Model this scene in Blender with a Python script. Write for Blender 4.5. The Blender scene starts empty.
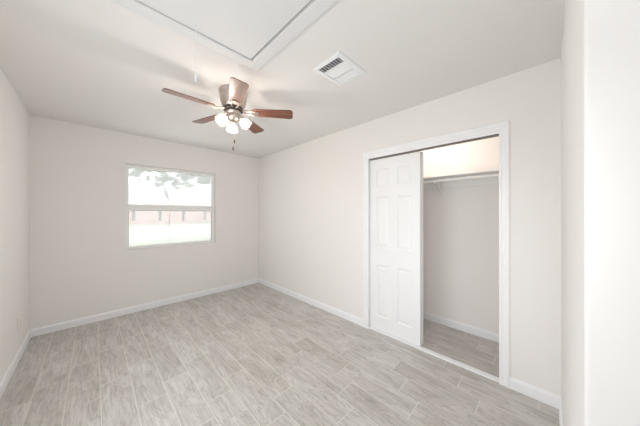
import bpy, bmesh, math, random
from mathutils import Vector, Matrix
random.seed(7)
S = bpy.context.scene
COL = S.collection
PI = math.pi
H = 2.44                      # ceiling height
X0, X1 = -0.496, 2.30         # left / right wall faces
Y0, Y1 = -0.063, 4.014        # front / back wall faces
XE = 0.862                    # where the entry passage's right wall stands
YH = -2.6                     # end of the entry passage

# ------------------------------------------------------------------ camera
cd = bpy.data.cameras.new('camera')
cd.sensor_width = 36.0
cd.lens = 227.27 / 640 * 36.0
cd.clip_start = 0.02
cd.clip_end = 500
cam = bpy.data.objects.new('camera', cd)
COL.objects.link(cam)
yaw, pitch = math.radians(44.89), math.radians(0.079)
cam.location = (0, 0, 1.359)
cam.rotation_euler = (PI / 2 + pitch, 0, -yaw)
S.camera = cam

# ------------------------------------------------------------------ world, lights, exposure
w = bpy.data.worlds.new('sky')
S.world = w
w.use_nodes = True
bg = w.node_tree.nodes['Background']
bg.inputs[0].default_value = (0.93, 0.965, 1.0, 1)
bg.inputs[1].default_value = 2.3

def area(name, loc, rot, sx, sy, power, color):
    l = bpy.data.lights.new(name, 'AREA')
    l.shape = 'RECTANGLE'; l.size = sx; l.size_y = sy
    l.energy = power; l.color = color
    o = bpy.data.objects.new(name, l)
    o.location = loc; o.rotation_euler = rot
    COL.objects.link(o)
    return o
# added cool fill from the far end of the entry passage, source unseen
area('passage_fill', (0.18, YH + 0.05, 1.35), (PI / 2, 0, 0), 1.2, 2.0, 9, (0.78, 0.89, 1.0))
# added fill from the left, set at the made-up second window
area('left_fill', (X0 + 0.02, 1.10, 1.05), (0, -PI / 2, 0), 1.45, 1.15, 16, (0.93, 0.965, 1.0))
# added upward fill, bounced off the ceiling above the camera
area('ceiling_fill', (0.05, -0.25, 1.80), (PI, 0, 0), 0.35, 0.35, 5.5, (0.96, 0.98, 1.0))
# added fill beside the camera, brightens the closet and the near floor
ff = area('closet_fill', (0.10, 0.10, 1.60), (math.radians(71), 0, -math.radians(70)), 0.5, 0.5, 1.5, (0.97, 0.98, 1.0))
ff.data.spread = math.radians(65)
# daylight entering through the bedroom window (just inside the glass)
area('window_daylight', (0.885, Y1 - 0.02, 1.45), (-PI / 2, 0, 0), 1.05, 1.05, 5.0, (0.95, 0.98, 1.0))
BULB = 285.0                   # emission of the fan's bulbs

S.view_settings.view_transform = 'Standard'
S.view_settings.look = 'None'
S.view_settings.gamma = 1
S.view_settings.use_curve_mapping = False
S.view_settings.exposure = 0.10
S.cycles.max_bounces = 12
S.cycles.diffuse_bounces = 8
S.cycles.transparent_max_bounces = 12
S.cycles.sample_clamp_indirect = 6

# ------------------------------------------------------------------ materials
def mat(name, color, rough=0.6, metal=0.0, spec=0.5, bump=None, emis=None, coat=0.0):
    m = bpy.data.materials.new(name)
    m.use_nodes = True
    nt = m.node_tree
    b = nt.nodes['Principled BSDF']
    b.inputs['Base Color'].default_value = (*color, 1)
    b.inputs['Roughness'].default_value = rough
    b.inputs['Metallic'].default_value = metal
    b.inputs['Specular IOR Level'].default_value = spec
    b.inputs['Coat Weight'].default_value = coat
    if emis:
        b.inputs['Emission Color'].default_value = (*emis[0], 1)
        b.inputs['Emission Strength'].default_value = emis[1]
    tc = nt.nodes.new('ShaderNodeTexCoord')
    n = nt.nodes.new('ShaderNodeTexNoise')
    nt.links.new(tc.outputs['Object'], n.inputs['Vector'])
    sc, st = bump if bump else (60, 0.02)
    n.inputs['Scale'].default_value = sc
    n.inputs['Detail'].default_value = 3
    bp = nt.nodes.new('ShaderNodeBump')
    bp.inputs['Strength'].default_value = st
    bp.inputs['Distance'].default_value = 0.002
    nt.links.new(n.outputs['Fac'], bp.inputs['Height'])
    nt.links.new(bp.outputs['Normal'], b.inputs['Normal'])
    return m

M = {}
M['wall'] = mat('wall_paint', (0.84, 0.822, 0.805), 0.85, spec=0.2, bump=(140, 0.12))
M['closet_wall_lit'] = mat('closet_wall_lit_paint', (0.88, 0.855, 0.835), 0.85, spec=0.2, bump=(140, 0.12))  # wall paint made lighter to stand in for light missing in the closet
M['ceiling'] = mat('ceiling_paint', (0.80, 0.785, 0.77), 0.9, spec=0.15, bump=(110, 0.15))
M['trim'] = mat('white_trim_paint', (0.88, 0.885, 0.90), 0.38, spec=0.45)
M['door'] = mat('door_white_paint', (0.87, 0.875, 0.885), 0.42, spec=0.45)
M['hatch'] = mat('hatch_white_paint', (0.74, 0.74, 0.74), 0.5, spec=0.4)
M['vinyl'] = mat('window_vinyl', (0.88, 0.88, 0.87), 0.4)
M['shelf'] = mat('shelf_white_paint', (0.91, 0.905, 0.89), 0.5)
M['nickel'] = mat('brushed_nickel', (0.60, 0.53, 0.48), 0.34, metal=1.0)
M['dark_metal'] = mat('dark_bronze', (0.07, 0.06, 0.05), 0.45, metal=0.6)
M['track'] = mat('track_metal', (0.25, 0.22, 0.20), 0.5, metal=0.3)
M['plastic'] = mat('white_plastic', (0.85, 0.84, 0.80), 0.35)
M['slot'] = mat('slot_dark', (0.03, 0.03, 0.03), 0.6)
M['duct'] = mat('duct_shade', (0.16, 0.16, 0.165), 0.8)  # dark sheet stands in for the shade inside the duct
M['vent'] = mat('vent_white_metal', (0.86, 0.87, 0.88), 0.4)
M['cord'] = mat('white_cord', (0.92, 0.92, 0.92), 0.6)
M['knob'] = mat('wood_knob', (0.12, 0.05, 0.03), 0.5)
M['bulb'] = mat('bulb_glow', (1, 1, 1), 0.5, emis=((1.0, 0.90, 0.80), BULB))
M['closet_bulb'] = mat('closet_bulb_glow', (1, 1, 1), 0.5, emis=((1.0, 0.90, 0.82), 190.0))
M['gasket'] = mat('grey_gasket', (0.62, 0.62, 0.62), 0.7)
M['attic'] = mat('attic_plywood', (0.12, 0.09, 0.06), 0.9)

def node(nt, t, **kw):
    n = nt.nodes.new(t)
    for k, v in kw.items(): setattr(n, k, v)
    return n
def math_(nt, op, a, b=None, c=None):
    n = nt.nodes.new('ShaderNodeMath'); n.operation = op
    for i, v in enumerate((a, b, c)):
        if v is None: continue
        if isinstance(v, (int, float)): n.inputs[i].default_value = v
        else: nt.links.new(v, n.inputs[i])
    return n.outputs[0]
def ramp(nt, fac, stops):
    r = nt.nodes.new('ShaderNodeValToRGB')
    e = r.color_ramp.elements
    while len(e) < len(stops): e.new(0.5)
    for k, (p, c) in enumerate(stops):
        e[k].position = p; e[k].color = (*c, 1)
    nt.links.new(fac, r.inputs[0])
    return r.outputs[0]
def mix(nt, fac, a, b, typ='MIX'):
    n = nt.nodes.new('ShaderNodeMix'); n.data_type = 'RGBA'; n.blend_type = typ
    for s, v in ((n.inputs['Factor'], fac), (n.inputs['A'], a), (n.inputs['B'], b)):
        if isinstance(v, (int, float)): s.default_value = v
        elif isinstance(v, tuple): s.default_value = (*v, 1)
        else: nt.links.new(v, s)
    return n.outputs['Result']

# wood-look plank tiles: 0.179 wide, 0.61 long, each row shifted by a quarter plank
def floor_material():
    m = mat('wood_look_tile', (0.4, 0.38, 0.36), 0.42, spec=0.4)
    nt = m.node_tree
    b = nt.nodes['Principled BSDF']
    for l in list(b.inputs['Normal'].links): nt.links.remove(l)
    tc = node(nt, 'ShaderNodeTexCoord')
    sp = node(nt, 'ShaderNodeSeparateXYZ')
    nt.links.new(tc.outputs['Object'], sp.inputs[0])
    x, y = sp.outputs[0], sp.outputs[1]
    W, L, G = 0.1793, 0.61, 0.0042
    rx = math_(nt, 'DIVIDE', math_(nt, 'ADD', x, 0.3207), W)
    row = math_(nt, 'FLOOR', rx)
    fx = math_(nt, 'SUBTRACT', rx, row)
    off = math_(nt, 'MULTIPLY_ADD', row, 0.1525, 0.3525)
    ry = math_(nt, 'DIVIDE', math_(nt, 'SUBTRACT', y, off), L)
    cell = math_(nt, 'FLOOR', ry)
    fy = math_(nt, 'SUBTRACT', ry, cell)
    dx = math_(nt, 'MULTIPLY', math_(nt, 'MINIMUM', fx, math_(nt, 'SUBTRACT', 1.0, fx)), W)
    dy = math_(nt, 'MULTIPLY', math_(nt, 'MINIMUM', fy, math_(nt, 'SUBTRACT', 1.0, fy)), L)
    d = math_(nt, 'MINIMUM', dx, dy)
    grout = math_(nt, 'LESS_THAN', d, G / 2)
    cid = node(nt, 'ShaderNodeCombineXYZ')
    nt.links.new(row, cid.inputs[0]); nt.links.new(cell, cid.inputs[1])
    wn = node(nt, 'ShaderNodeTexWhiteNoise', noise_dimensions='2D')
    nt.links.new(cid.outputs[0], wn.inputs['Vector'])
    # grain coordinates, shifted for every plank, stretched along it
    gx = math_(nt, 'MULTIPLY_ADD', wn.outputs['Value'], 37.0, math_(nt, 'MULTIPLY', x, 9.0))
    gy = math_(nt, 'MULTIPLY_ADD', wn.outputs['Value'], 91.0, math_(nt, 'MULTIPLY', y, 2.4))
    gv = node(nt, 'ShaderNodeCombineXYZ')
    nt.links.new(gx, gv.inputs[0]); nt.links.new(gy, gv.inputs[1])
    n1 = node(nt, 'ShaderNodeTexNoise'); n1.inputs['Scale'].default_value = 1.0
    n1.inputs['Detail'].default_value = 5; n1.inputs['Distortion'].default_value = 0.7
    nt.links.new(gv.outputs[0], n1.inputs['Vector'])
    rings = math_(nt, 'FRACT', math_(nt, 'MULTIPLY', n1.outputs['Fac'], 9.0))
    rings = math_(nt, 'ABSOLUTE', math_(nt, 'MULTIPLY_ADD', rings, 2.0, -1.0))
    g2 = node(nt, 'ShaderNodeCombineXYZ')
    nt.links.new(math_(nt, 'MULTIPLY_ADD', wn.outputs['Value'], 53.0, math_(nt, 'MULTIPLY', x, 75.0)), g2.inputs[0])
    nt.links.new(math_(nt, 'MULTIPLY_ADD', wn.outputs['Value'], 17.0, math_(nt, 'MULTIPLY', y, 5.0)), g2.inputs[1])
    n2 = node(nt, 'ShaderNodeTexNoise'); n2.inputs['Scale'].default_value = 1.0; n2.inputs['Detail'].default_value = 4
    nt.links.new(g2.outputs[0], n2.inputs['Vector'])
    base = ramp(nt, n1.outputs['Fac'], [(0.25, (0.45, 0.425, 0.40)), (0.55, (0.565, 0.545, 0.52)), (0.8, (0.62, 0.61, 0.59))])
    ring_c = ramp(nt, rings, [(0.0, (0.80, 0.79, 0.775)), (0.35, (1, 1, 1)), (1.0, (1.02, 1.02, 1.02))])
    fine = ramp(nt, n2.outputs['Fac'], [(0.3, (0.81, 0.805, 0.80)), (0.7, (1.12, 1.12, 1.12))])
    tone = ramp(nt, wn.outputs['Value'], [(0.0, (0.955, 0.95, 0.945)), (1.0, (1.04, 1.04, 1.045))])
    c = mix(nt, 0.85, base, ring_c, 'MULTIPLY')
    c = mix(nt, 0.9, c, fine, 'MULTIPLY')
    c = mix(nt, 1.0, c, tone, 'MULTIPLY')
    c = mix(nt, grout, c, (0.70, 0.68, 0.64))
    nt.links.new(c, b.inputs['Base Color'])
    hgt = math_(nt, 'MULTIPLY_ADD', n2.outputs['Fac'], 0.25, math_(nt, 'SUBTRACT', 1.0, grout))
    bp = node(nt, 'ShaderNodeBump'); bp.inputs['Strength'].default_value = 0.25; bp.inputs['Distance'].default_value = 0.0015
    nt.links.new(hgt, bp.inputs['Height']); nt.links.new(bp.outputs['Normal'], b.inputs['Normal'])
    return m
M['floor'] = floor_material()

def blade_wood():
    m = mat('walnut_blade', (0.2, 0.08, 0.05), 0.38, spec=0.5, coat=0.12)
    nt = m.node_tree; b = nt.nodes['Principled BSDF']
    tc = node(nt, 'ShaderNodeTexCoord')
    mp = node(nt, 'ShaderNodeMapping'); mp.inputs['Scale'].default_value = (3, 60, 3)
    nt.links.new(tc.outputs['Object'], mp.inputs[0])
    n = node(nt, 'ShaderNodeTexNoise'); n.inputs['Scale'].default_value = 1; n.inputs['Detail'].default_value = 4
    nt.links.new(mp.outputs[0], n.inputs['Vector'])
    c = ramp(nt, n.outputs['Fac'], [(0.3, (0.085, 0.035, 0.022)), (0.7, (0.21, 0.085, 0.05))])
    nt.links.new(c, b.inputs['Base Color'])
    return m
M['blade'] = blade_wood()

def see_through(name, color, alpha, rough=0.05, transl=0.0):
    """clear pane: mostly transparent, a little gloss, a little translucency"""
    m = bpy.data.materials.new(name); m.use_nodes = True
    nt = m.node_tree; nt.nodes.clear()
    out = node(nt, 'ShaderNodeOutputMaterial')
    tr = node(nt, 'ShaderNodeBsdfTransparent')
    gl = node(nt, 'ShaderNodeBsdfGlossy'); gl.inputs['Roughness'].default_value = rough
    tl = node(nt, 'ShaderNodeBsdfTranslucent'); tl.inputs['Color'].default_value = (*color, 1)
    fr = node(nt, 'ShaderNodeFresnel'); fr.inputs[0].default_value = 1.35
    m1 = node(nt, 'ShaderNodeMixShader'); m2 = node(nt, 'ShaderNodeMixShader')
    m1.inputs[0].default_value = transl
    nt.links.new(tr.outputs[0], m1.inputs[1]); nt.links.new(tl.outputs[0], m1.inputs[2])
    nt.links.new(fr.outputs[0], m2.inputs[0])
    nt.links.new(m1.outputs[0], m2.inputs[1]); nt.links.new(gl.outputs[0], m2.inputs[2])
    nt.links.new(m2.outputs[0], out.inputs[0])
    return m
M['glass'] = see_through('veiled_window_glass', (0.9, 0.9, 0.9), 0, transl=0.33)  # translucent share paints a pale veil of glare over the view
M['screen'] = see_through('insect_screen_mesh', (0.9, 0.9, 0.9), 0, rough=0.6, transl=0.10)
M['shade'] = see_through('clear_ribbed_glass', (1.0, 0.90, 0.78), 0, rough=0.15, transl=0.38)

# ------------------------------------------------------------------ mesh helpers
def box(bm, a, b):
    vs = [bm.verts.new((x, y, z)) for x in (a[0], b[0]) for y in (a[1], b[1]) for z in (a[2], b[2])]
    for f in ((0, 1, 3, 2), (4, 6, 7, 5), (0, 4, 5, 1), (2, 3, 7, 6), (0, 2, 6, 4), (1, 5, 7, 3)):
        bm.faces.new([vs[i] for i in f])
def prism(bm, pts, z0, z1, axis='z'):
    """closed outline extruded; axis z: pts=(x,y); axis x: pts=(y,z); axis y: pts=(x,z)"""
    def P(p, t):
        return {'z': (p[0], p[1], t), 'x': (t, p[0], p[1]), 'y': (p[0], t, p[1])}[axis]
    a = [bm.verts.new(P(p, z0)) for p in pts]; b = [bm.verts.new(P(p, z1)) for p in pts]
    n = len(pts)
    for i in range(n): bm.faces.new((a[i], a[(i + 1) % n], b[(i + 1) % n], b[i]))
    bm.faces.new(a[::-1]); bm.faces.new(b)
def lathe(bm, prof, seg=32, mtx=None, cap=True):
    rings = []
    for r, z in prof:
        ring = []
        for k in range(seg):
            a = 2 * PI * k / seg
            v = Vector((r * math.cos(a), r * math.sin(a), z))
            ring.append(bm.verts.new(mtx @ v if mtx else v))
        rings.append(ring)
    for i in range(len(rings) - 1):
        for k in range(seg):
            bm.faces.new((rings[i][k], rings[i][(k + 1) % seg], rings[i + 1][(k + 1) % seg], rings[i + 1][k]))
    if cap:
        bm.faces.new(rings[0][::-1]); bm.faces.new(rings[-1])
def tube(bm, pts, r, seg=10):
    pts = [Vector(p) for p in pts]
    rings = []
    for i, p in enumerate(pts):
        d = (pts[min(i + 1, len(pts) - 1)] - pts[max(i - 1, 0)]).normalized()
        q = d.to_track_quat('Z', 'Y')
        rr = r[i] if isinstance(r, (list, tuple)) else r
        rings.append([bm.verts.new(p + q @ Vector((rr * math.cos(2 * PI * k / seg), rr * math.sin(2 * PI * k / seg), 0))) for k in range(seg)])
    for i in range(len(rings) - 1):
        for k in range(seg):
            bm.faces.new((rings[i][k], rings[i][(k + 1) % seg], rings[i + 1][(k + 1) % seg], rings[i + 1][k]))
    bm.faces.new(rings[0][::-1]); bm.faces.new(rings[-1])
def obj(name, bm, material, parent=None, smooth=False, bevel=0.0, loc=None):
    bmesh.ops.recalc_face_normals(bm, faces=bm.faces[:])
    me = bpy.data.meshes.new(name)
    bm.to_mesh(me); bm.free()
    me.materials.append(material)
    o = bpy.data.objects.new(name, me)
    COL.objects.link(o)
    if smooth:
        for p in me.polygons: p.use_smooth = True
        e = o.modifiers.new('edges', 'EDGE_SPLIT'); e.split_angle = math.radians(35)
    if bevel:
        b = o.modifiers.new('bevel', 'BEVEL'); b.width = bevel; b.segments = 2; b.limit_method = 'ANGLE'
    if loc: o.location = loc
    if parent: o.parent = parent
    return o
def empty(name, loc=(0, 0, 0), rz=0):
    o = bpy.data.objects.new(name, None); COL.objects.link(o)
    o.location = loc; o.rotation_euler = (0, 0, rz); o.empty_display_size = 0.1
    return o
def tag(o, label, cat, group=None):
    o['label'] = label; o['category'] = cat
    if group: o['group'] = group
    return o
def struct(name, bm, m, label, cat, parent=None, **kw):
    o = obj(name, bm, m, parent, **kw)
    o['kind'] = 'structure'; o['label'] = label; o['category'] = cat
    return o
BM = bmesh.new
def boxes(*bb):
    bm = BM()
    for a, b in bb: box(bm, a, b)
    return bm

# ------------------------------------------------------------------ room shell
T = 0.14
XC = 3.03                      # closet back wall
OY0, OY1, OZ = 0.266, 1.512, 2.03   # closet opening
struct('floor', boxes(((X0 - T, YH - T, -0.29), (XC + T, Y1 + T, 0))), M['floor'],
       'grey wood-look plank tile floor with light grout lines', 'floor')

# hatch opening in the ceiling
HX0, HX1, HY0, HY1 = 0.040, 0.789, 0.20, 1.469
struct('ceiling', boxes(((X0 - T, YH - T, H), (HX0, Y1 + T, H + 0.02)), ((HX1, YH - T, H), (XC + T, Y1 + T, H + 0.02)),
                        ((HX0, YH - T, H), (HX1, HY0, H + 0.02)), ((HX0, HY1, H), (HX1, Y1 + T, H + 0.02))), M['ceiling'],
       'flat off-white textured ceiling', 'ceiling')
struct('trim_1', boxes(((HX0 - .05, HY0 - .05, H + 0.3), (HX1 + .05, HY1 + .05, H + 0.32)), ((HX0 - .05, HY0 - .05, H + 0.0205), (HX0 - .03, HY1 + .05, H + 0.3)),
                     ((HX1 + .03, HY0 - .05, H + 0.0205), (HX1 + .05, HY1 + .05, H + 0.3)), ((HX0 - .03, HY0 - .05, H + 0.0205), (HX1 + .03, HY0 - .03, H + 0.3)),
                     ((HX0 - .03, HY1 + .03, H + 0.0205), (HX1 + .03, HY1 + .05, H + 0.3))), M['attic'],  # box added above the hatch, blocks the sky from the gap
       'dark plywood box added over the hatch to keep the sky out', 'light-blocking box')

WX0, WX1, WZ0, WZ1 = 0.300, 1.478, 0.862, 2.034   # window opening
LY0, LY1, LZ0, LZ1 = 0.50, 1.70, 0.30, 1.80      # second window, unseen, added in the left wall for its light
struct('wall_left', boxes(((X0 - T, YH - T, 0), (X0, LY0, H)), ((X0 - T, LY1, 0), (X0, Y1 + T, H)), ((X0 - T, LY0, 0), (X0, LY1, LZ0)), ((X0 - T, LY0, LZ1), (X0, LY1, H))), M['wall'], 'plain off-white wall on the left with a low power outlet', 'wall')
struct('wall_back', boxes(((X0, Y1, 0), (WX0, Y1 + T, H)), ((WX1, Y1, 0), (XC + T, Y1 + T, H)),
                          ((WX0, Y1, 0), (WX1, Y1 + T, WZ0)), ((WX0, Y1, WZ1), (WX1, Y1 + T, H))), M['wall'],
       'off-white far wall holding the bright window', 'wall')
WT = 0.11
struct('wall_right', boxes(((X1, Y0 - T, 0), (X1 + WT, OY0, H)), ((X1, OY1, 0), (X1 + WT, Y1, H)), ((X1, OY0, OZ), (X1 + WT, OY1, H))),
       M['wall'], 'off-white right-hand wall with the closet opening', 'wall')
bm = BM()
R = 0.009
arc = [(XE + R - R * math.cos(a), Y0 - R + R * math.sin(a)) for a in [PI / 2 * k / 6 for k in range(7)]]
prism(bm, [(XE, YH)] + arc + [(X1, Y0), (X1, Y0 - 0.12), (XE + 0.12, Y0 - 0.12), (XE + 0.12, YH)], 0, H)
struct('wall_front', bm, M['wall'], 'near wall at the right edge with a rounded bluish-white outer corner', 'wall', smooth=True)
struct('wall_rear', boxes(((X0, YH - T, 0), (XE + 0.12, YH, H))), M['wall'], 'wall at the end of the entry passage behind the camera', 'wall')
struct('wall_closet', boxes(((XC, -0.25, 0), (XC + T, 2.0, H)), ((X1 + WT, -0.25, 0), (XC, -0.12, H)), ((X1 + WT, 1.87, 0), (XC, 2.0, H))),
       M['closet_wall_lit'], 'off-white back wall inside the closet', 'wall')

# baseboards: small moulded profile
BH, BT = 0.088, 0.013
def baseboard(name, p, q, nrm, label):
    """runs from p to q along a wall, nrm points into the room"""
    p, q, nrm = Vector((*p, 0)), Vector((*q, 0)), Vector((*nrm, 0))
    prof = [(0, 0), (BT, 0), (BT, BH * 0.76), (BT * 0.8, BH * 0.86), (BT * 0.45, BH * 0.93), (BT * 0.4, BH), (0, BH)]
    bm = BM()
    A = [bm.verts.new(p + nrm * a + Vector((0, 0, z))) for a, z in prof]
    B = [bm.verts.new(q + nrm * a + Vector((0, 0, z))) for a, z in prof]
    n = len(prof)
    for i in range(n): bm.faces.new((A[i], A[(i + 1) % n], B[(i + 1) % n], B[i]))
    bm.faces.new(A[::-1]); bm.faces.new(B)
    return struct(name, bm, M['trim'], label, 'baseboard')
CW = 0.064                                        # casing width
baseboard('baseboard_back', (X0 + BT, Y1), (X1 - BT, Y1), (0, -1), 'white baseboard under the window wall')
baseboard('baseboard_left', (X0, YH), (X0, Y1), (1, 0), 'white baseboard along the left wall')
baseboard('baseboard_right', (X1, 1.495 + CW), (X1, Y1), (-1, 0), 'white baseboard from closet casing to far corner')
baseboard('baseboard_right_near', (X1, Y0), (X1, 0.276 - CW), (-1, 0), 'short white baseboard between closet casing and near wall')
baseboard('baseboard_front', (XE + 0.02, Y0), (X1 - BT, Y0), (0, 1), 'white baseboard of the near wall seen edge-on')
baseboard('baseboard_closet', (XC, -0.12), (XC, 1.87), (-1, 0), 'white baseboard inside the closet along its back wall')
baseboard('baseboard_passage', (XE, YH), (XE, Y0 - 0.02), (-1, 0), 'white baseboard in the entry passage')

CY0, CY1 = 0.276, 1.495
# closet casing (profiled) and jamb
def casing_profile(w):
    return [(0, 0), (0, 0.010), (w * .10, 0.013), (w * .25, 0.013), (w * .32, 0.010), (w * .60, 0.010), (w * .68, 0.015), (w * .9, 0.017), (w, 0.014), (w, 0)]
def casing_frame():
    bm = BM()
    zi = 1.998
    inner = [(CY1, 0), (CY1, zi), (CY0, zi), (CY0, 0)]
    dirs = [(1, 0), (1, 1), (-1, 1), (-1, 0)]
    pr = casing_profile(CW)
    rings = []
    for (y, z), (dy, dz) in zip(inner, dirs):
        zz = 0.1 if dz else 0
        rings.append([bm.verts.new((X1 - t, y + dy * a, z + (dz * (a * 1.35)))) for a, t in pr])
    n = len(pr)
    for i in range(3):
        for k in range(n):
            bm.faces.new((rings[i][k], rings[i][(k + 1) % n], rings[i + 1][(k + 1) % n], rings[i + 1][k]))
    bm.faces.new(rings[0]); bm.faces.new(rings[-1][::-1])
    return bm
struct('trim_2', casing_frame(), M['trim'], 'white moulded casing around the closet opening', 'door casing')
# jamb boards lining the opening
struct('trim_3', boxes(((X1 + .001, OY0 - 0.0, 0), (X1 + WT, OY0 + 0.012, OZ)), ((X1 + .001, OY1 - 0.0, 0), (X1 + WT, OY1 - 0.012, OZ)),
                       ((X1 + .001, OY0 + .012, OZ - 0.012), (X1 + WT, OY1 - .012, OZ))), M['trim'], 'white jamb boards lining the closet opening', 'door jamb')
struct('trim_4', boxes(((X1 + 0.0, OY0 + .0125, 0), (X1 + 0.055, OY1 - .0125, 0.012))), M['trim'], 'white threshold strip on the floor of the closet opening', 'threshold', bevel=0.003)
tr = tag(obj('sliding_door_track', boxes(((X1 + .024, OY0 + .0125, 1.990), (X1 + .026 + .012, OY1 - .0125, OZ - .0125)),
    ((X1 + .070, OY0 + .0125, 1.998), (X1 + .082, OY1 - .0125, OZ - .0125)), ((X1 + .038, OY0 + .0125, OZ - .016), (X1 + .070, OY1 - .0125, OZ - .0125))), M['track']),
    'dark metal sliding track under the head of the closet opening', 'door track')

# six-panel door slabs
def panel_door(name, x, y0, y1, z0, z1, th, label):
    """front face at x (towards the room), thickness th"""
    Wd, Hd = y1 - y0, z1 - z0
    st, mid = 0.085, 0.098
    cols = [(y0 + st, y0 + (Wd - mid) / 2), (y0 + (Wd + mid) / 2, y1 - st)]
    rows = [(z0 + 0.155, z0 + 0.745), (z0 + 0.945, z0 + 1.530), (z0 + 1.650, z1 - 0.115)]
    ys = sorted({y0, y1} | {c for cc in cols for c in cc}); zs = sorted({z0, z1} | {r for rr in rows for r in rr})
    bm = BM()
    V = {}
    def v(y, z, dx):
        k = (round(y, 5), round(z, 5), round(dx, 5))
        if k not in V: V[k] = bm.verts.new((x + dx, y, z))
        return V[k]
    for side in (0, 1):
        d0 = 0 if side == 0 else th
        sg = 1 if side == 0 else -1
        for i in range(len(ys) - 1):
            for j in range(len(zs) - 1):
                a, b, c, d = ys[i], ys[i + 1], zs[j], zs[j + 1]
                if (a, b) in cols and (c, d) in rows:
                    steps = [(0, 0), (0.010, 0.009), (0.016, 0.009), (0.042, 0.002)]
                    for s in range(len(steps) - 1):
                        (i1, e1), (i2, e2) = steps[s], steps[s + 1]
                        o = [v(a + i1, c + i1, d0 + sg * e1), v(b - i1, c + i1, d0 + sg * e1), v(b - i1, d - i1, d0 + sg * e1), v(a + i1, d - i1, d0 + sg * e1)]
                        n = [v(a + i2, c + i2, d0 + sg * e2), v(b - i2, c + i2, d0 + sg * e2), v(b - i2, d - i2, d0 + sg * e2), v(a + i2, d - i2, d0 + sg * e2)]
                        for k in range(4): bm.faces.new((o[k], o[(k + 1) % 4], n[(k + 1) % 4], n[k]))
                    bm.faces.new(n)
                else:
                    bm.faces.new((v(a, c, d0), v(b, c, d0), v(b, d, d0), v(a, d, d0)))
    for i in range(len(ys) - 1):
        for z in (z0, z1): bm.faces.new((v(ys[i], z, 0), v(ys[i + 1], z, 0), v(ys[i + 1], z, th), v(ys[i], z, th)))
    for j in range(len(zs) - 1):
        for y in (y0, y1): bm.faces.new((v(y, zs[j], 0), v(y, zs[j + 1], 0), v(y, zs[j + 1], th), v(y, zs[j], th)))
    return struct(name, bm, M['door'], label, 'closet door')
panel_door('door_1', X1 + 0.034, 0.911, OY1 - 0.014, 0.016, 1.984, 0.030, 'white six-panel sliding closet door, the front one')
panel_door('door_2', X1 + 0.074, 0.906, OY1 - 0.014, 0.016, 1.986, 0.030, 'white sliding closet door stacked behind the front one')

# ------------------------------------------------------------------ closet fittings
SZ = 1.775
sh = tag(empty('closet_shelf', (XC, 0.9, SZ)), 'white closet shelf board above the hanging rod', 'shelf')
def rel(o, root):
    o.parent = root; o.matrix_parent_inverse = Matrix.Translation(-Vector(root.location)); return o
rel(obj('shelf_board', boxes(((XC - 0.36, -0.119, SZ - 0.018), (XC - .001, 1.869, SZ))), M['shelf'], bevel=0.002), sh)
rel(obj('cleat', boxes(((XC - 0.019, -0.119, SZ - 0.105), (XC - .001, 1.869, SZ - 0.0185))), M['shelf'], bevel=0.002), sh)
RX, RZ = XC - 0.30, SZ - 0.052
bm = BM(); tube(bm, [(RX, -0.119, RZ), (RX, 1.869, RZ)], 0.0165, 20)
tag(obj('hanging_rod', bm, M['shelf'], smooth=True), 'white round clothes rod under the closet shelf', 'clothes rod')
by = 0.905
br = tag(empty('shelf_bracket', (XC, by, SZ - 0.2)), 'white metal bracket holding the closet shelf and rod', 'bracket')
rel(obj('wall_plate', boxes(((XC - 0.028, by - 0.016, SZ - 0.225), (XC - 0.0195, by + 0.016, SZ - 0.019))), M['shelf'], bevel=0.001), br)
rel(obj('top_arm', boxes(((XC - 0.33, by - 0.012, SZ - 0.023), (XC - 0.0245, by + 0.012, SZ - 0.019))), M['shelf'], bevel=0.001), br)
bm = BM(); tube(bm, [(XC - 0.025, by, SZ - 0.21), (XC - 0.08, by, SZ - 0.15), (XC - 0.19, by, SZ - 0.075), (XC - 0.27, by, SZ - 0.036)], 0.009, 8)
rel(obj('brace', bm, M['shelf'], smooth=True), br)
bm = BM()
tube(bm, [(RX + 0.03, by, SZ - 0.024)] + [(RX + 0.025 * math.cos(a), by, RZ + 0.025 * math.sin(a)) for a in [math.radians(k) for k in range(40, -185, -15)]], 0.0075, 8)
rel(obj('rod_hook', bm, M['shelf'], smooth=True), br)

# bare bulb in a porcelain holder on the closet ceiling, above the door head
cl = tag(empty('closet_light', (2.48, 0.98, H)), 'bare warm bulb on the closet ceiling hidden above the door head', 'ceiling light')
bm = BM(); lathe(bm, [(0.055, -0.001), (0.055, -0.012), (0.035, -0.030), (0.022, -0.034)], 24)
obj('lamp_holder', bm, M['plastic'], cl, smooth=True)
bm = BM(); lathe(bm, [(0.012, -0.0345), (0.015, -0.045), (0.028, -0.065), (0.030, -0.080), (0.022, -0.098), (0.006, -0.106)], 24)
obj('bulb', bm, M['closet_bulb'], cl, smooth=True)

# ------------------------------------------------------------------ window
fy0, fy1 = Y1 + 0.045, Y1 + 0.115
FW = 0.038
def ring(x0, x1, z0, z1, y0, y1, wl, wr, wb, wt):
    return (((x0, y0, z0), (x0 + wl, y1, z1)), ((x1 - wr, y0, z0), (x1, y1, z1)), ((x0 + wl, y0, z0), (x1 - wr, y1, z0 + wb)), ((x0 + wl, y0, z1 - wt), (x1 - wr, y1, z1)))
win = struct('window_1', boxes(*ring(WX0 + .001, WX1 - .001, WZ0 + .001, WZ1 - .001, fy0, fy1, FW, FW, 0.020, FW)), M['vinyl'],
             'white vinyl single-hung window in the far wall', 'window', bevel=0.002)
gx0, gx1 = WX0 + FW, WX1 - FW
ZR = 1.418                                        # middle of the meeting rail
obj('upper_rail', boxes(((gx0, fy0 + 0.037, ZR + 0.004), (gx1, fy1 - 0.004, ZR + 0.062))), M['vinyl'], win, bevel=0.003)
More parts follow.
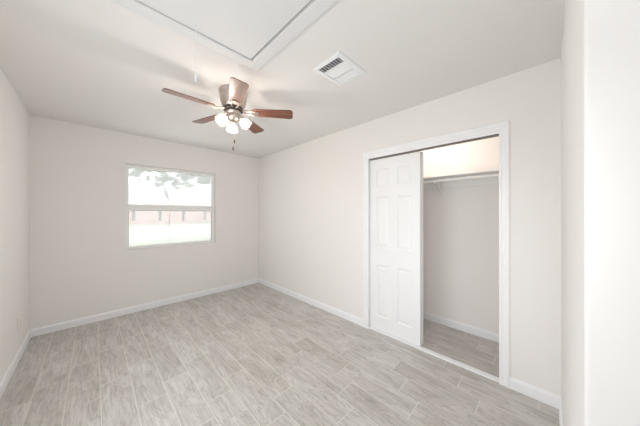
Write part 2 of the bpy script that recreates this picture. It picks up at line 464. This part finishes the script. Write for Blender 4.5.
obj('lower_sash', boxes(*ring(gx0 + .001, gx1 - .001, WZ0 + .0205, ZR + 0.022, fy0 + 0.006, fy0 + 0.034, 0.006, 0.008, 0.014, 0.040)), M['vinyl'], win, bevel=0.002)
obj('gasket', boxes(*ring(gx0 + .0071, gx1 - .0091, WZ0 + .0347, ZR - 0.0182, fy0 + 0.010, fy0 + 0.030, 0.002, 0.004, 0.002, 0.006)), M['gasket'], win)
for zz0, zz1, yy in ((ZR + 0.062, WZ1 - 0.039, fy0 + 0.052), (WZ0 + .0369, ZR - 0.0245, fy0 + 0.020)):
    p = obj('pane', boxes(((gx0 + (.0 if zz0 > 1.3 else .0135), yy, zz0), (gx1 - (.0 if zz0 > 1.3 else .0135), yy + 0.001, zz1))), M['glass'], win)
obj('insect_screen', boxes(((gx0, fy1 - 0.012, WZ0 + 0.021), (gx1, fy1 - 0.0115, ZR + 0.003))), M['screen'], win)
# unseen window added in the left wall to go with the left fill
ZR2 = 1.05
def ringx(y0, y1, z0, z1, x0, x1, w):
    return (((x0, y0, z0), (x1, y0 + w, z1)), ((x0, y1 - w, z0), (x1, y1, z1)), ((x0, y0 + w, z0), (x1, y1 - w, z0 + w)), ((x0, y0 + w, z1 - w), (x1, y1 - w, z1)))
win2 = struct('window_2_added', boxes(*ringx(LY0 + .001, LY1 - .001, LZ0 + .001, LZ1 - .001, X0 - 0.115, X0 - 0.045, FW)), M['vinyl'],
              'unseen white vinyl window added in the left wall for its light', 'window', bevel=0.002)
obj('meeting_rail', boxes(((X0 - 0.105, LY0 + FW + .001, ZR2 - 0.02), (X0 - 0.055, LY1 - FW - .001, ZR2 + 0.03))), M['vinyl'], win2, bevel=0.003)
obj('pane', boxes(((X0 - 0.082, LY0 + FW + .001, LZ0 + FW + .001), (X0 - 0.081, LY1 - FW - .001, ZR2 - 0.0205))), M['glass'], win2)
obj('pane', boxes(((X0 - 0.082, LY0 + FW + .001, ZR2 + 0.0305), (X0 - 0.081, LY1 - FW - .001, LZ1 - FW - .001))), M['glass'], win2)
obj('sash_lock', boxes(((0.86, fy0 + 0.008, ZR + 0.0222), (0.91, fy0 + 0.030, ZR + 0.034))), M['vinyl'], win, bevel=0.003)

# ------------------------------------------------------------------ ceiling fittings
# attic hatch: trim frame + panel
TW = 0.090
hat = tag(empty('attic_hatch', ((HX0 + HX1) / 2, (HY0 + HY1) / 2, H)), 'white attic access hatch in the ceiling with a wide painted frame', 'attic hatch')
bm = BM()
pr = [(0, -0.002), (0, -0.013), (TW * .15, -0.016), (TW * .8, -0.016), (TW, -0.010), (TW, -0.002)]
rings = []
for (x, y), (dx, dy) in zip([(HX0, HY0), (HX1, HY0), (HX1, HY1), (HX0, HY1)], [(-1, -1), (1, -1), (1, 1), (-1, 1)]):
    rings.append([bm.verts.new((x + dx * a, y + dy * a, H + z)) for a, z in pr])
n = len(pr)
for i in range(4):
    for k in range(n):
        bm.faces.new((rings[i][k], rings[i][(k + 1) % n], rings[(i + 1) % 4][(k + 1) % n], rings[(i + 1) % 4][k]))
for vv in bm.verts: vv.co.z += 0.0015
rel(obj('frame', bm, M['hatch']), hat)
rel(obj('hatch_panel', boxes(((HX0 + .0025, HY0 + .004, H - 0.004), (HX1 - .011, HY1 - .0025, H + 0.012))), M['hatch'], bevel=0.001), hat)
# pull cord
cx_, cy_ = 0.413, 1.420
pc = tag(empty('attic_pull_cord', (cx_, cy_, H)), 'thin white pull cord with plastic end hanging from the attic hatch', 'pull cord')
bm = BM(); tube(bm, [(0, 0, -0.0045), (0.0005, 0, -0.1), (0, 0.0005, -0.2), (0, 0, -0.298)], 0.0026, 8)
obj('cord', bm, M['cord'], pc, smooth=True)
bm = BM(); lathe(bm, [(0.002, -0.293), (0.0045, -0.296), (0.0055, -0.312), (0.006, -0.326), (0.004, -0.330)], 16)
obj('cord_end', bm, M['cord'], pc, smooth=True)

# supply vent
vx0, vx1, vy0, vy1 = 1.154, 1.482, 0.981, 1.246
ven = tag(empty('ceiling_vent', ((vx0 + vx1) / 2, (vy0 + vy1) / 2, H)), 'white square louvred air vent in the ceiling', 'air vent')
bm = BM()
ix0, ix1, iy0, iy1 = vx0 + 0.036, vx1 - 0.036, vy0 + 0.036, vy1 - 0.036
rings = []
pr = [(0, -0.001), (0.0, -0.004), (0.028, -0.011), (0.034, -0.011), (0.036, -0.004), (0.036, -0.001)]
for (x, y), (dx, dy) in zip([(vx0, vy0), (vx1, vy0), (vx1, vy1), (vx0, vy1)], [(1, 1), (-1, 1), (-1, -1), (1, -1)]):
    rings.append([bm.verts.new((x + dx * a, y + dy * a, H + z)) for a, z in pr])
n = len(pr)
for i in range(4):
    for k in range(n):
        bm.faces.new((rings[i][k], rings[i][(k + 1) % n], rings[(i + 1) % 4][(k + 1) % n], rings[(i + 1) % 4][k]))
rel(obj('vent_frame', bm, M['vent']), ven)
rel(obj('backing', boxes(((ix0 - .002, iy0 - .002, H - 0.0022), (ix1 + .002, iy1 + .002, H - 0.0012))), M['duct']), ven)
def louver(x0, x1, y0, y1, along, tilt, name='louver'):
    """one thin tilted blade; along 'x' or 'y' is its long direction"""
    bm = BM()
    wv = 0.0065
    cxx, cyy, cz = (x0 + x1) / 2, (y0 + y1) / 2, H - 0.0068
    dz = wv * math.sin(tilt) * .5; dw = wv * math.cos(tilt) * .5
    if along == 'x':
        prism(bm, [(cyy - dw, cz - dz), (cyy + dw, cz + dz), (cyy + dw, cz + dz + .0007), (cyy - dw, cz - dz + .0007)], x0, x1, 'x')
    else:
        prism(bm, [(cxx - dw, cz - dz), (cxx + dw, cz + dz), (cxx + dw, cz + dz + .0007), (cxx - dw, cz - dz + .0007)], y0, y1, 'y')
    rel(obj(name, bm, M['vent']), ven)
b1 = ix0 + 0.062; b2 = ix1 - 0.070
rel(obj('divider', boxes(((b1, iy0, H - 0.011), (b1 + 0.010, iy1, H - 0.0024))), M['vent']), ven)
rel(obj('divider', boxes(((b2 - 0.008, iy0, H - 0.011), (b2, iy1, H - 0.0024))), M['vent']), ven)
k = 0
y = iy0 + 0.013
while y < iy1 - 0.008:                       # first bank: short blades, open towards the camera
    louver(ix0, b1, y - .003, y + .003, 'x', 1.50); y += 0.0235
x = b1 + 0.0165
while x < b2 - 0.011:                        # middle bank: blades closed towards the camera
    louver(x - .003, x + .003, iy0, iy1, 'y', -0.35); x += 0.0088
x = b2 + 0.0035
while x < ix1 - 0.003:
    louver(x - .003, x + .003, iy0, iy1, 'y', -0.25); x += 0.0085

# outlet on the left wall
oy, oz = 3.50, 0.332
out = tag(empty('power_outlet', (X0, oy, oz)), 'white duplex power outlet low on the left wall', 'power outlet')
rel(obj('cover_plate', boxes(((X0 + .0005, oy - 0.042, oz - 0.062), (X0 + 0.007, oy + 0.042, oz + 0.062))), M['plastic'], bevel=0.003), out)
for dz in (-0.020, 0.020):
    rc = rel(obj('receptacle', boxes(((X0 + .0072, oy - 0.016, oz + dz - 0.014), (X0 + 0.010, oy + 0.016, oz + dz + 0.014))), M['plastic'], bevel=0.002), out)
    sl = obj('slot', boxes(((X0 + .0098, oy - 0.008, oz + dz - 0.002), (X0 + 0.0104, oy - 0.006, oz + dz + 0.007)),
                        ((X0 + .0098, oy + 0.006, oz + dz - 0.002), (X0 + 0.0104, oy + 0.008, oz + dz + 0.007)),
                        ((X0 + .0098, oy - 0.002, oz + dz - 0.010), (X0 + 0.0104, oy + 0.002, oz + dz - 0.006))), M['slot'])
    sl.parent = rc

# ------------------------------------------------------------------ ceiling fan
FX, FY, FZB = 0.880, 1.976, 2.264
fan = tag(empty('ceiling_fan', (FX, FY, H)), 'five-blade brown wood and nickel ceiling fan with three lit lamps', 'ceiling fan')
bz = FZB - H                                    # blade plane, relative to the ceiling
bm = BM()
lathe(bm, [(0.116, -0.0005), (0.119, -0.008), (0.118, -0.034), (0.111, -0.046), (0.111, -0.056), (0.114, -0.062), (0.108, -0.095), (0.099, -0.122), (0.092, -0.138), (0.085, -0.146)], 48)
obj('motor_housing', bm, M['nickel'], fan, smooth=True)
bm = BM()
lathe(bm, [(0.080, -0.1465), (0.084, -0.150), (0.084, -0.168), (0.080, -0.172)], 40)
obj('flywheel', bm, M['dark_metal'], fan, smooth=True)
bm = BM()
lathe(bm, [(0.060, -0.1725), (0.064, -0.184), (0.060, -0.196), (0.054, -0.202), (0.054, -0.214), (0.058, -0.220), (0.056, -0.238), (0.046, -0.256), (0.026, -0.270), (0.010, -0.274), (0.008, -0.284)], 40)
kit = obj('light_kit', bm, M['nickel'], fan, smooth=True)

BR = 0.525
def blade_bm():
    r0, r1 = 0.165, BR
    w0, w1 = 0.050, 0.064                       # half widths
    pts = []
    rc = 0.030
    def corner(cx, cy, a0, a1, r, n=6):
        return [(cx + r * math.cos(a0 + (a1 - a0) * i / n), cy + r * math.sin(a0 + (a1 - a0) * i / n)) for i in range(n + 1)]
    pts += corner(r1 - rc, w1 - rc, PI / 2, 0, rc)
    pts += corner(r1 - rc, -w1 + rc, 0, -PI / 2, rc)
    pts += corner(r0 + 0.03, -w0 + 0.03, -PI / 2, -PI, 0.03)
    pts += corner(r0 + 0.03, w0 - 0.03, PI, PI / 2, 0.03)
    bm = BM(); prism(bm, pts, -0.003, 0.003)
    return bm
PITCH = math.radians(-12)
for k in range(5):
    a = math.radians(178.6 + 72 * k)
    mt = Matrix.Translation((0, 0, bz)) @ Matrix.Rotation(a, 4, 'Z')
    b = obj('blade', blade_bm(), M['blade'], fan, bevel=0.001)
    b.matrix_local = mt @ Matrix.Rotation(PITCH, 4, 'X')
    # blade arm: a forked plate under the blade, cranked up to the flywheel
    bm = BM()
    tube(bm, [(0.080, 0.012, 0.006), (0.115, 0.020, -0.002), (0.150, 0.026, -0.010), (0.185, 0.024, -0.0085)], [0.006, 0.0065, 0.006, 0.005], 8)
    tube(bm, [(0.080, -0.012, 0.006), (0.115, -0.020, -0.002), (0.150, -0.026, -0.010), (0.185, -0.024, -0.0085)], [0.006, 0.0065, 0.006, 0.005], 8)
    prism(bm, [(0.172 + 0.022 + 0.030 * math.cos(t), 0.032 * math.sin(t)) for t in [2 * PI * i / 20 for i in range(20)]], -0.0095, -0.0035)
    for (sx, sy) in ((0.185, 0.016), (0.185, -0.016), (0.212, 0)):
        lathe(bm, [(0.004, -0.0125), (0.005, -0.0095)], 10, Matrix.Translation((sx, sy, 0)))
    o = obj('blade_arm', bm, M['nickel'], fan, smooth=True)
    o.matrix_local = mt @ Matrix.Rotation(PITCH, 4, 'X')

# three lamps: arm, ribbed glass shade, bulb. Angles are measured in the room
for k in range(3):
    a = math.radians(-4 + 120 * k) - yaw
    mt = Matrix.Rotation(a, 4, 'Z')
    d = math.radians(42)                        # how far the shade tips outwards from straight down
    bm = BM(); tube(bm, [mt @ Vector(p) for p in ((0.045, 0, -0.234), (0.060, 0, -0.234), (0.072, 0, -0.240))], 0.011, 12)
    sock = Matrix.Translation((0.066, 0, -0.237)) @ Matrix.Rotation(-d, 4, 'Y')
    lathe(bm, [(0.012, 0.004), (0.020, -0.002), (0.022, -0.016), (0.020, -0.022)], 20, mt @ sock)
    arm = obj('lamp_arm', bm, M['nickel'], fan, smooth=True)
    bm = BM()
    prof = [(0.021, -0.018), (0.025, -0.024), (0.036, -0.040), (0.043, -0.060), (0.045, -0.078), (0.050, -0.092)]
    seg = 48
    rr = []
    for r, z in prof:
        rr.append([bm.verts.new((r * (1 + (0.03 if q % 2 else 0)) * math.cos(2 * PI * q / seg), r * (1 + (0.03 if q % 2 else 0)) * math.sin(2 * PI * q / seg), z)) for q in range(seg)])
    for i in range(len(rr) - 1):
        for q in range(seg): bm.faces.new((rr[i][q], rr[i][(q + 1) % seg], rr[i + 1][(q + 1) % seg], rr[i + 1][q]))
    shade = obj('lamp_shade', bm, M['shade'], fan, smooth=True)
    shade.matrix_local = mt @ sock
    bm = BM()
    lathe(bm, [(0.010, -0.020), (0.013, -0.028), (0.021, -0.044), (0.0255, -0.0575)], 24)
    base = obj('bulb_base', bm, M['plastic'], shade, smooth=True)
    bm = BM()
    lathe(bm, [(0.026, -0.058), (0.0265, -0.063), (0.025, -0.073), (0.018, -0.083), (0.004, -0.088)], 24)
    bulb = obj('bulb', bm, M['bulb'], shade, smooth=True)
    bulb['label'] = 'glowing warm bulb'
# pull chains
fr = Vector((math.sin(yaw), math.cos(yaw), 0)); rt = Vector((math.cos(yaw), -math.sin(yaw), 0))
for lat, zend in ((0.022, 1.986), (0.010, 1.922)):
    p = rt * lat - fr * 0.03
    z0 = -0.262; z1 = zend - H
    bm = BM(); tube(bm, [(p.x, p.y, z0), (p.x, p.y, z1 + 0.02)], 0.0011, 6)
    ch = obj('pull_chain', bm, M['nickel'], fan, smooth=True)
    bm = BM(); lathe(bm, [(0.002, z1 + 0.022), (0.0055, z1 + 0.012), (0.006, z1), (0.004, z1 - 0.010), (0.0015, z1 - 0.013)], 12, Matrix.Translation((p.x, p.y, 0)))
    obj('pull_knob', bm, M['knob'], ch, smooth=True)

# ------------------------------------------------------------------ outside
def ground_mat():
    m = mat('lawn', (0.3, 0.4, 0.2), 0.95, spec=0.1)
    nt = m.node_tree; b = nt.nodes['Principled BSDF']
    tc = node(nt, 'ShaderNodeTexCoord')
    n = node(nt, 'ShaderNodeTexNoise'); n.inputs['Scale'].default_value = 0.5; n.inputs['Detail'].default_value = 6
    nt.links.new(tc.outputs['Object'], n.inputs['Vector'])
    c = ramp(nt, n.outputs['Fac'], [(0.35, (0.46, 0.48, 0.34)), (0.65, (0.62, 0.62, 0.52))])
    nt.links.new(c, b.inputs['Base Color'])
    return m
M['lawn'] = ground_mat()
M['drive'] = mat('dry_concrete', (0.62, 0.62, 0.58), 0.9)
struct('ground', boxes(((-30, -12, -0.50), (45, 110, -0.30))), M['lawn'], 'pale green lawn outside the window', 'lawn')
struct('driveway', boxes(((-30, 17, -0.30), (45, 36, -0.29))), M['drive'], 'pale strip of pavement across the lawn', 'driveway')

def brick_mat():
    m = mat('pink_brick', (0.5, 0.3, 0.25), 0.9)
    nt = m.node_tree; b = nt.nodes['Principled BSDF']
    tc = node(nt, 'ShaderNodeTexCoord')
    mp = node(nt, 'ShaderNodeMapping'); mp.inputs['Rotation'].default_value = (PI / 2, 0, 0)
    nt.links.new(tc.outputs['Object'], mp.inputs[0])
    br = node(nt, 'ShaderNodeTexBrick')
    br.inputs['Scale'].default_value = 4
    br.inputs['Color1'].default_value = (0.85, 0.57, 0.56, 1); br.inputs['Color2'].default_value = (0.72, 0.46, 0.43, 1)
    br.inputs['Mortar'].default_value = (0.75, 0.68, 0.66, 1)
    nt.links.new(mp.outputs[0], br.inputs['Vector'])
    nt.links.new(br.outputs['Color'], b.inputs['Base Color'])
    return m
M['brick'] = brick_mat()
M['roof'] = mat('grey_shingles', (0.52, 0.52, 0.53), 0.9, bump=(8, 0.5))
M['fascia'] = mat('white_fascia', (0.85, 0.85, 0.85), 0.6)
M['dark_pane'] = mat('dark_pane', (0.05, 0.055, 0.06), 0.15)
M['bark'] = mat('bark', (0.16, 0.13, 0.10), 0.9, bump=(12, 0.8))

YN = 45.0
house = tag(empty('neighbour_house', (8, YN, -0.30)), 'long pink brick house with grey roof and white eave, across the lawn', 'house')
hx0, hx1 = -4, 22
rel(obj('wall', boxes(((hx0, YN, -0.30), (hx1, YN + 9, 3.1))), M['brick']), house)
bm = BM()
prism(bm, [(YN - 0.7, 3.12), (YN + 4.5, 6.2), (YN + 9.7, 3.12)], hx0 - .6, hx1 + .6, 'x')
rel(obj('roof', bm, M['roof']), house)
rel(obj('eave_board', boxes(((hx0 - .6, YN - 0.75, 2.85), (hx1 + .6, YN - 0.705, 3.2))), M['fascia']), house)
for u in (133.5, 160, 183.3, 204.7):
    t = (u - 320) / 227.27
    wx = YN * math.tan(math.atan(t) + yaw)
    f = rel(obj('window_frame', boxes(((wx - 0.22, YN - 0.05, 0.1), (wx + 0.22, YN - .001, 2.5))), M['fascia']), house)
    g = obj('window_pane', boxes(((wx - 0.20, YN - 0.06, 0.16), (wx + 0.20, YN - 0.051, 2.44))), M['dark_pane'])
    g.parent = f

def leaf_mat():
    m = mat('leaves', (0.16, 0.26, 0.12), 0.8)
    nt = m.node_tree; b = nt.nodes['Principled BSDF']
    tc = node(nt, 'ShaderNodeTexCoord')
    n = node(nt, 'ShaderNodeTexNoise'); n.inputs['Scale'].default_value = 2.0
    nt.links.new(tc.outputs['Object'], n.inputs['Vector'])
    c = ramp(nt, n.outputs['Fac'], [(0.35, (0.07, 0.14, 0.07)), (0.65, (0.16, 0.25, 0.13))])
    nt.links.new(c, b.inputs['Base Color'])
    return m
M['leaf'] = leaf_mat()
def tree(name, x, y, trunk_h, clumps, label, thick=0.10):
    t = tag(empty(name, (x, y, -0.30)), label, 'tree', 'trees on the lawn')
    bm = BM()
    tube(bm, [(0, 0, 0), (0.05, 0.02, trunk_h * .5), (-0.03, 0, trunk_h)], [thick, thick * .8, thick * .6], 10)
    for (cx, cy, cz, r) in clumps[::9]:
        tube(bm, [(-0.03, 0, trunk_h * .9), (cx * .5, cy * .5, (trunk_h + cz) * .5), (cx, cy, cz)], [thick * .45, thick * .3, thick * .12], 6)
    obj('trunk', bm, M['bark'], t, smooth=True)
    bm = BM()
    for (cx, cy, cz, r) in clumps:
        for i in range(int(900 * r * r / 0.5)):
            v = Vector((random.gauss(0, 1), random.gauss(0, 1), random.gauss(0, .6))).normalized() * r * random.random() ** .45
            c = Vector((cx, cy, cz)) + Vector((v.x, v.y, v.z * .7))
            s = random.uniform(.045, .09)
            q = Matrix.Rotation(random.uniform(0, 6.28), 3, 'Z') @ Matrix.Rotation(random.uniform(-1.2, 1.2), 3, 'X')
            vs = [bm.verts.new(c + q @ Vector(p)) for p in ((-s, 0, 0), (0, -s * .5, s * .15), (s, 0, 0), (0, s * .5, s * .15))]
            bm.faces.new(vs)
    obj('foliage', bm, M['leaf'], t)
    return t
# clumps of leaves scattered through the crown, metres from the foot of the trunk
def crown(x0, x1, z0, z1, n, rmin, rmax, seed):
    rn = random.Random(seed)
    out = []
    for i in range(n):
        x = rn.uniform(x0, x1); t = (x - x0) / (x1 - x0)
        zb = z0 + abs(t - 0.45) * 1.0
        out.append((x, rn.uniform(-.6, .6), rn.uniform(zb, z1), rn.uniform(rmin, rmax)))
    return out
tree('shade_tree', 2.58, 13.0, 2.6, crown(-1.5, 2.1, 2.80, 3.9, 105, .10, .22, 3) + crown(-1.5, 2.1, 3.9, 5.0, 25, .2, .4, 4),
     'leafy tree on the lawn with its crown across the upper window', 0.022)
tree('shade_tree', 6.6, 16.5, 3.0, crown(-.9, 1.6, 3.45, 4.6, 60, .14, .30, 5),
     'leafy tree at the right side of the upper window pane', 0.05)
